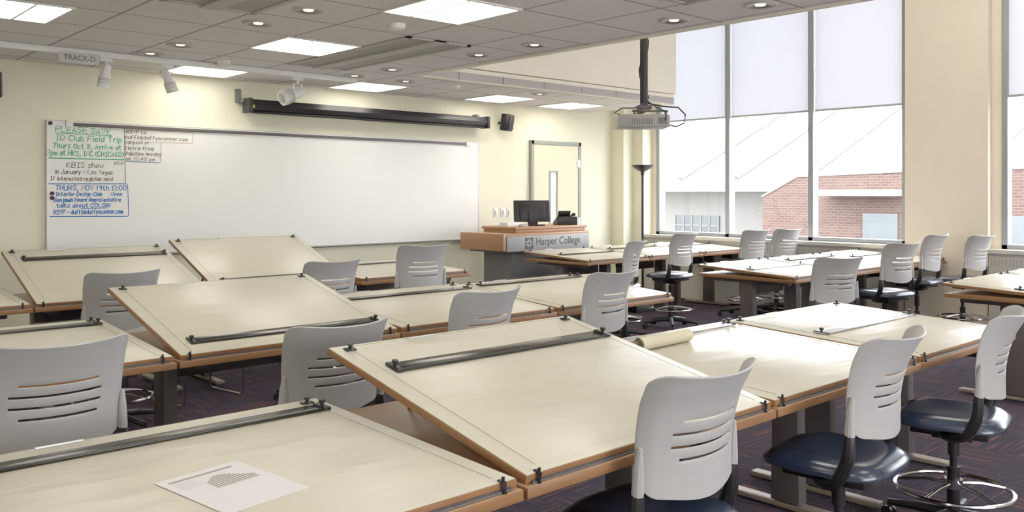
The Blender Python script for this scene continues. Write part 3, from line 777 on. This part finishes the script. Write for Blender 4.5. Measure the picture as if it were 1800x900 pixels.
# ---------------------------------------------------------------- lectern
r = empty('lectern', (0,0,0), label='grey and cherry wood teaching lectern with name sign', cat='lectern')
b = MB(); b.bx(6.7,8.15,7.46,8.2,0.985,1.03); b.bx(6.68,6.72,7.44,8.22,0.83,1.03); b.done('counter', 'podwood', parent=r, bevel=0.006)
b = MB(); b.bx(6.95,8.15,7.52,8.1,1.03,1.07,0); b.bx(6.93,8.17,7.50,8.12,1.07,1.10,0); b.done('raised_shelf', 'podwood', parent=r, bevel=0.006)
b = MB(); b.bx(6.75,8.15,7.45,7.48,0.82,1.0); b.done('sign_panel', 'podsign', parent=r, bevel=0.004)
b = MB(); b.bx(6.72,6.8,7.5,8.18,0.83,0.985); b.bx(6.8,8.13,7.5,8.18,0.8,0.985); b.done('drawer_case', 'podgrey', parent=r, bevel=0.004)
b = MB(); b.bx(6.95,8.0,7.6,8.1,0.06,0.8); b.done('pedestal', 'podgrey', parent=r, bevel=0.01)
b = MB(); b.bx(6.88,8.07,7.54,8.14,0.0,0.06); b.done('plinth', 'black', parent=r, bevel=0.006)
text('Harper College', 'sign_lettering', 'signink', r, 7.22, 0.884, 7.447, width=0.76, height=0.09, thick=0.002)
b = MB(); lx, lz, S = 7.10, 0.91, 0.065; yq = 7.447
def tri(pts): b.quad([(lx+p[0]*S, yq, lz+p[1]*S) for p in pts])
for sx in (-1,1):
    for sz in (-1,1):
        tri([(sx*1,sz*1),(sx*.35,sz*1),(sx*.35,sz*.72),(sx*1,sz*.72)]); tri([(sx*1,sz*.72),(sx*1,sz*.35),(sx*.72,sz*.35),(sx*.72,sz*.72)])
        tri([(sx*.62,sz*.62),(sx*.3,sz*.62),(sx*.62,sz*.3)])
for dx, dz in ((1,0),(-1,0),(0,1),(0,-1)):
    px, pz = -dz, dx
    tri([(dx*1+px*.22,dz*1+pz*.22),(dx*1-px*.22,dz*1-pz*.22),(dx*.45,dz*.45)])
tri([(0.26,0),(0,0.26),(-0.26,0),(0,-0.26)])
b.done('emblem', 'signink', parent=r, smooth=False)
# monitor
r = empty('computer_monitor', (7.48, 7.8, 1.10), math.radians(150), label='black flat computer monitor on stand seen from behind', cat='monitor')
b = MB(); b.box((0,0,0.18),(0.46,0.03,0.27),rot=(0.16,0,0)); b.box((0,0.02,0.17),(0.32,0.035,0.2),rot=(0.16,0,0)); b.done('screen_housing', 'black', parent=r, bevel=0.01)
b = MB(); b.box((0,-0.017,0.182),(0.43,0.003,0.24),rot=(0.16,0,0)); b.done('screen', 'screenb', parent=r)
b = MB(); b.box((0,0.06,0.09),(0.12,0.04,0.17)); b.box((0,0.03,0.008),(0.28,0.2,0.016)); b.done('stand', 'black', parent=r, bevel=0.006)
# phone
r = empty('desk_phone', (8.02, 7.75, 1.10), math.radians(150), label='black office desk telephone on lectern', cat='telephone')
b = MB(); v = b.box((0,0,0.055),(0.27,0.22,0.11))
for q in v:
    if q.co.z > 0.05 and q.co.y < 0: q.co.z = 0.03
b.box((0.03,0.07,0.14),(0.16,0.02,0.09),rot=(-0.5,0,0)); b.done('phone_body', 'black', parent=r, bevel=0.008)
b = MB(); b.tube([(-0.09,-0.1,0.075),(-0.09,-0.07,0.1),(-0.09,0.06,0.14),(-0.09,0.1,0.13)],[0.022,0.015,0.015,0.024],10); b.done('handset', 'black', parent=r)
# control box
r = empty('switch_box', (7.06, 7.75, 1.10), 0, label='small white desktop switch box with papers', cat='switch box')
b = MB(); b.box((0,0,0.025),(0.2,0.14,0.05)); b.done('box_body', 'white', parent=r, bevel=0.006)
b = MB(); b.box((0.15,-0.06,0.012),(0.12,0.1,0.024)); b.done('box_plug', 'projgrey', parent=r, bevel=0.004)

# torchiere
r = empty('floor_lamp', (9.77, 7.9, 0), label='black torchiere floor lamp with bowl shade', cat='floor lamp')
b = MB(); b.lathe([(0.001,0.0),(0.13,0.0),(0.135,0.012),(0.12,0.025),(0.02,0.04),(0.001,0.04)]); b.done('base', 'black', parent=r)
b = MB(); b.cyl((0,0,0.03),(0,0,1.82),0.018); b.cyl((0,0,1.76),(0,0,1.83),0.026); b.done('pole', 'black', parent=r)
b = MB(); b.lathe([(0.02,1.8),(0.05,1.82),(0.12,1.86),(0.155,1.9),(0.158,1.905),(0.12,1.87),(0.05,1.835),(0.001,1.83)]); b.done('lamp_shade', 'black', parent=r)

# projector
PX, PY = 5.78, 4.66
r = empty('ceiling_projector', (PX, PY, 2.1), math.radians(-42), label='grey projector hung on black ceiling pole with cables', cat='projector')
b = MB(); b.cyl((0,0,0.13),(0,0,HZ-2.1),0.034); 
b.tube([(0.035*math.cos(k*0.8), 0.02*math.sin(k*0.8), 0.2+k*0.06) for k in range(40)], 0.011, 6); b.done('mount_pole', 'black', parent=r)
b = MB(); b.box((0,0,0.125),(0.12,0.12,0.03)); b.box((0.05,0,0.095),(0.3,0.05,0.012)); b.box((-0.02,0.02,0.085),(0.06,0.2,0.012))
for sx in (-0.08,0.18): b.cyl((sx,0,0.05),(sx,0,0.095),0.008)
b.done('mount_bracket', 'steel', parent=r, bevel=0.003)
b = MB(); b.box((-0.02,0,0.0),(0.42,0.32,0.1)); b.box((-0.02,0,0.052),(0.36,0.26,0.012)); b.done('projector_body', 'projgrey', parent=r, bevel=0.02)
b = MB()
for k in range(9): b.box((-0.12+0.02*k,-0.162,-0.005),(0.008,0.004,0.05))
b.box((0.13,-0.162,0.0),(0.07,0.004,0.05)); b.done('vent_slots', 'podgrey', parent=r)
b = MB(); b.cyl((-0.14,0.14,0.0),(-0.14,0.18,0.0),0.04); b.done('lens', 'darkglass', parent=r)
b = MB()
b.tube([(0.03,0,0.16),(0.15,-0.05,0.13),(0.28,-0.05,0.12),(0.34,-0.05,0.06),(0.33,-0.05,-0.01),(0.26,-0.05,-0.04),(0.19,-0.04,-0.02)],0.007,6)
b.tube([(0.0,-0.02,0.16),(-0.1,-0.1,0.11),(-0.2,-0.1,0.11),(-0.26,-0.1,0.07),(-0.2,-0.08,0.05)],0.006,6)
b.tube([(0.02,-0.02,0.18),(0.08,-0.16,0.11),(0.16,-0.19,0.07),(0.15,-0.165,0.01)],0.006,6)
b.done('cable', 'black', parent=r)

# ---------------------------------------------------------------- outside
b = MB(); b.bx(WX+0.2, 120, -60, 120, -1.3, -1.2); structure(b.done('ground', 'ground', smooth=False), 'pale sunlit concrete ground outside', 'ground')
r = empty('brick_building', (0,0,-1.2), label='sunlit brick building with white sloping metal roof', cat='building')
G = 1.2
b = MB(); b.prism_x([(-5,0),(-5,2.45+G),(14,2.35+G),(19.2,2.2+G),(20.9,1.35+G),(20.9,0)], 34.2, 35.0); b.done('brick_wall', 'brick', parent=r, smooth=False)
b = MB(); b.prism_x([(-5,2.45+G),(-5,2.5+G),(14,2.4+G),(19.22,2.25+G),(20.95,1.39+G),(20.9,1.33+G),(19.2,2.2+G),(14,2.35+G)], 34.15, 35.05); b.done('coping', 'stucco', parent=r, smooth=False)
b = MB(); b.bx(36.5, 45, 20.5, 40, 0, 2.6+0.2); b.done('pale_wing', 'stucco', parent=r, smooth=False)
b = MB()
def rz_(x): return 3.2+(x-35)*0.4
b.quad([(34.4,-5,rz_(34.4)),(34.4,40,rz_(34.4)),(47,40,rz_(47)),(47,-5,rz_(47))]); b.done('roof', 'roofw', parent=r, solid=0.12, smooth=False)
for y in (26.1,22.9,19.3,12.5):
    b = MB(); b.tube([(35.2,y,rz_(35.2)+0.12),(46.8,y,rz_(46.8)+0.12)],0.13,6)
    b.done('roof_seam', 'seam', parent=r, smooth=False)
for (y, w, z0, z1) in ((26.0,2.6,0.6,1.6),(29.5,2.6,0.6,1.6)):
    b = MB(); b.bx(36.42,36.5,y-w/2,y+w/2,z0,z1); W = b.done('building_window', 'bglass', parent=r)
    b = MB()
    for k in range(6): b.bx(36.38,36.42,y-w/2+k*w/5-0.03,y-w/2+k*w/5+0.03,z0,z1)
    b.bx(36.38,36.42,y-w/2,y+w/2,(z0+z1)/2-0.03,(z0+z1)/2+0.03); b.done('window_grille', 'stucco', parent=W)
for (a, c) in ((14.9,16.3),(10.4,11.8)):
    b = MB(); b.bx(34.1,34.2,a,c,0.0,1.9); b.done('building_window', 'bglass', parent=r)
b = MB(); b.bx(33.2,34.2,14.6,17.8,2.6,2.85); b.done('entrance_canopy', 'stucco', parent=r)
b = MB(); b.bx(33,33.8,24,33,0,0.5)
o = b.done('hedge', 'hedge', loc=(0,0,-1.2), bevel=0.15); tag(o, 'low clipped green hedge along building', 'hedge')

# ---------------------------------------------------------------- light
w = bpy.data.worlds.new('World'); SC.world = w; w.use_nodes = True
bg = w.node_tree.nodes['Background']; bg.inputs[0].default_value = (0.97,0.98,1.0,1); bg.inputs[1].default_value = 9.0
s = bpy.data.lights.new('sun', 'SUN'); s.energy = 3.0; s.angle = 0.01; s.color = (1,0.96,0.9)
so = bpy.data.objects.new('sun', s); COL.objects.link(so)
so.rotation_euler = Vector((0.62,0.25,-0.75)).to_track_quat('-Z','Y').to_euler()

# ---------------------------------------------------------------- camera
cam = bpy.data.cameras.new('camera'); cam.sensor_width = 36; cam.lens = 1529/1800*36; cam.shift_y = -110/1800
cam.clip_end = 300; cam.clip_start = 0.05
co = bpy.data.objects.new('camera', cam); COL.objects.link(co)
co.location = (0,0,1.5); co.rotation_euler = (math.radians(90), 0, math.radians(-42.5))
SC.camera = co
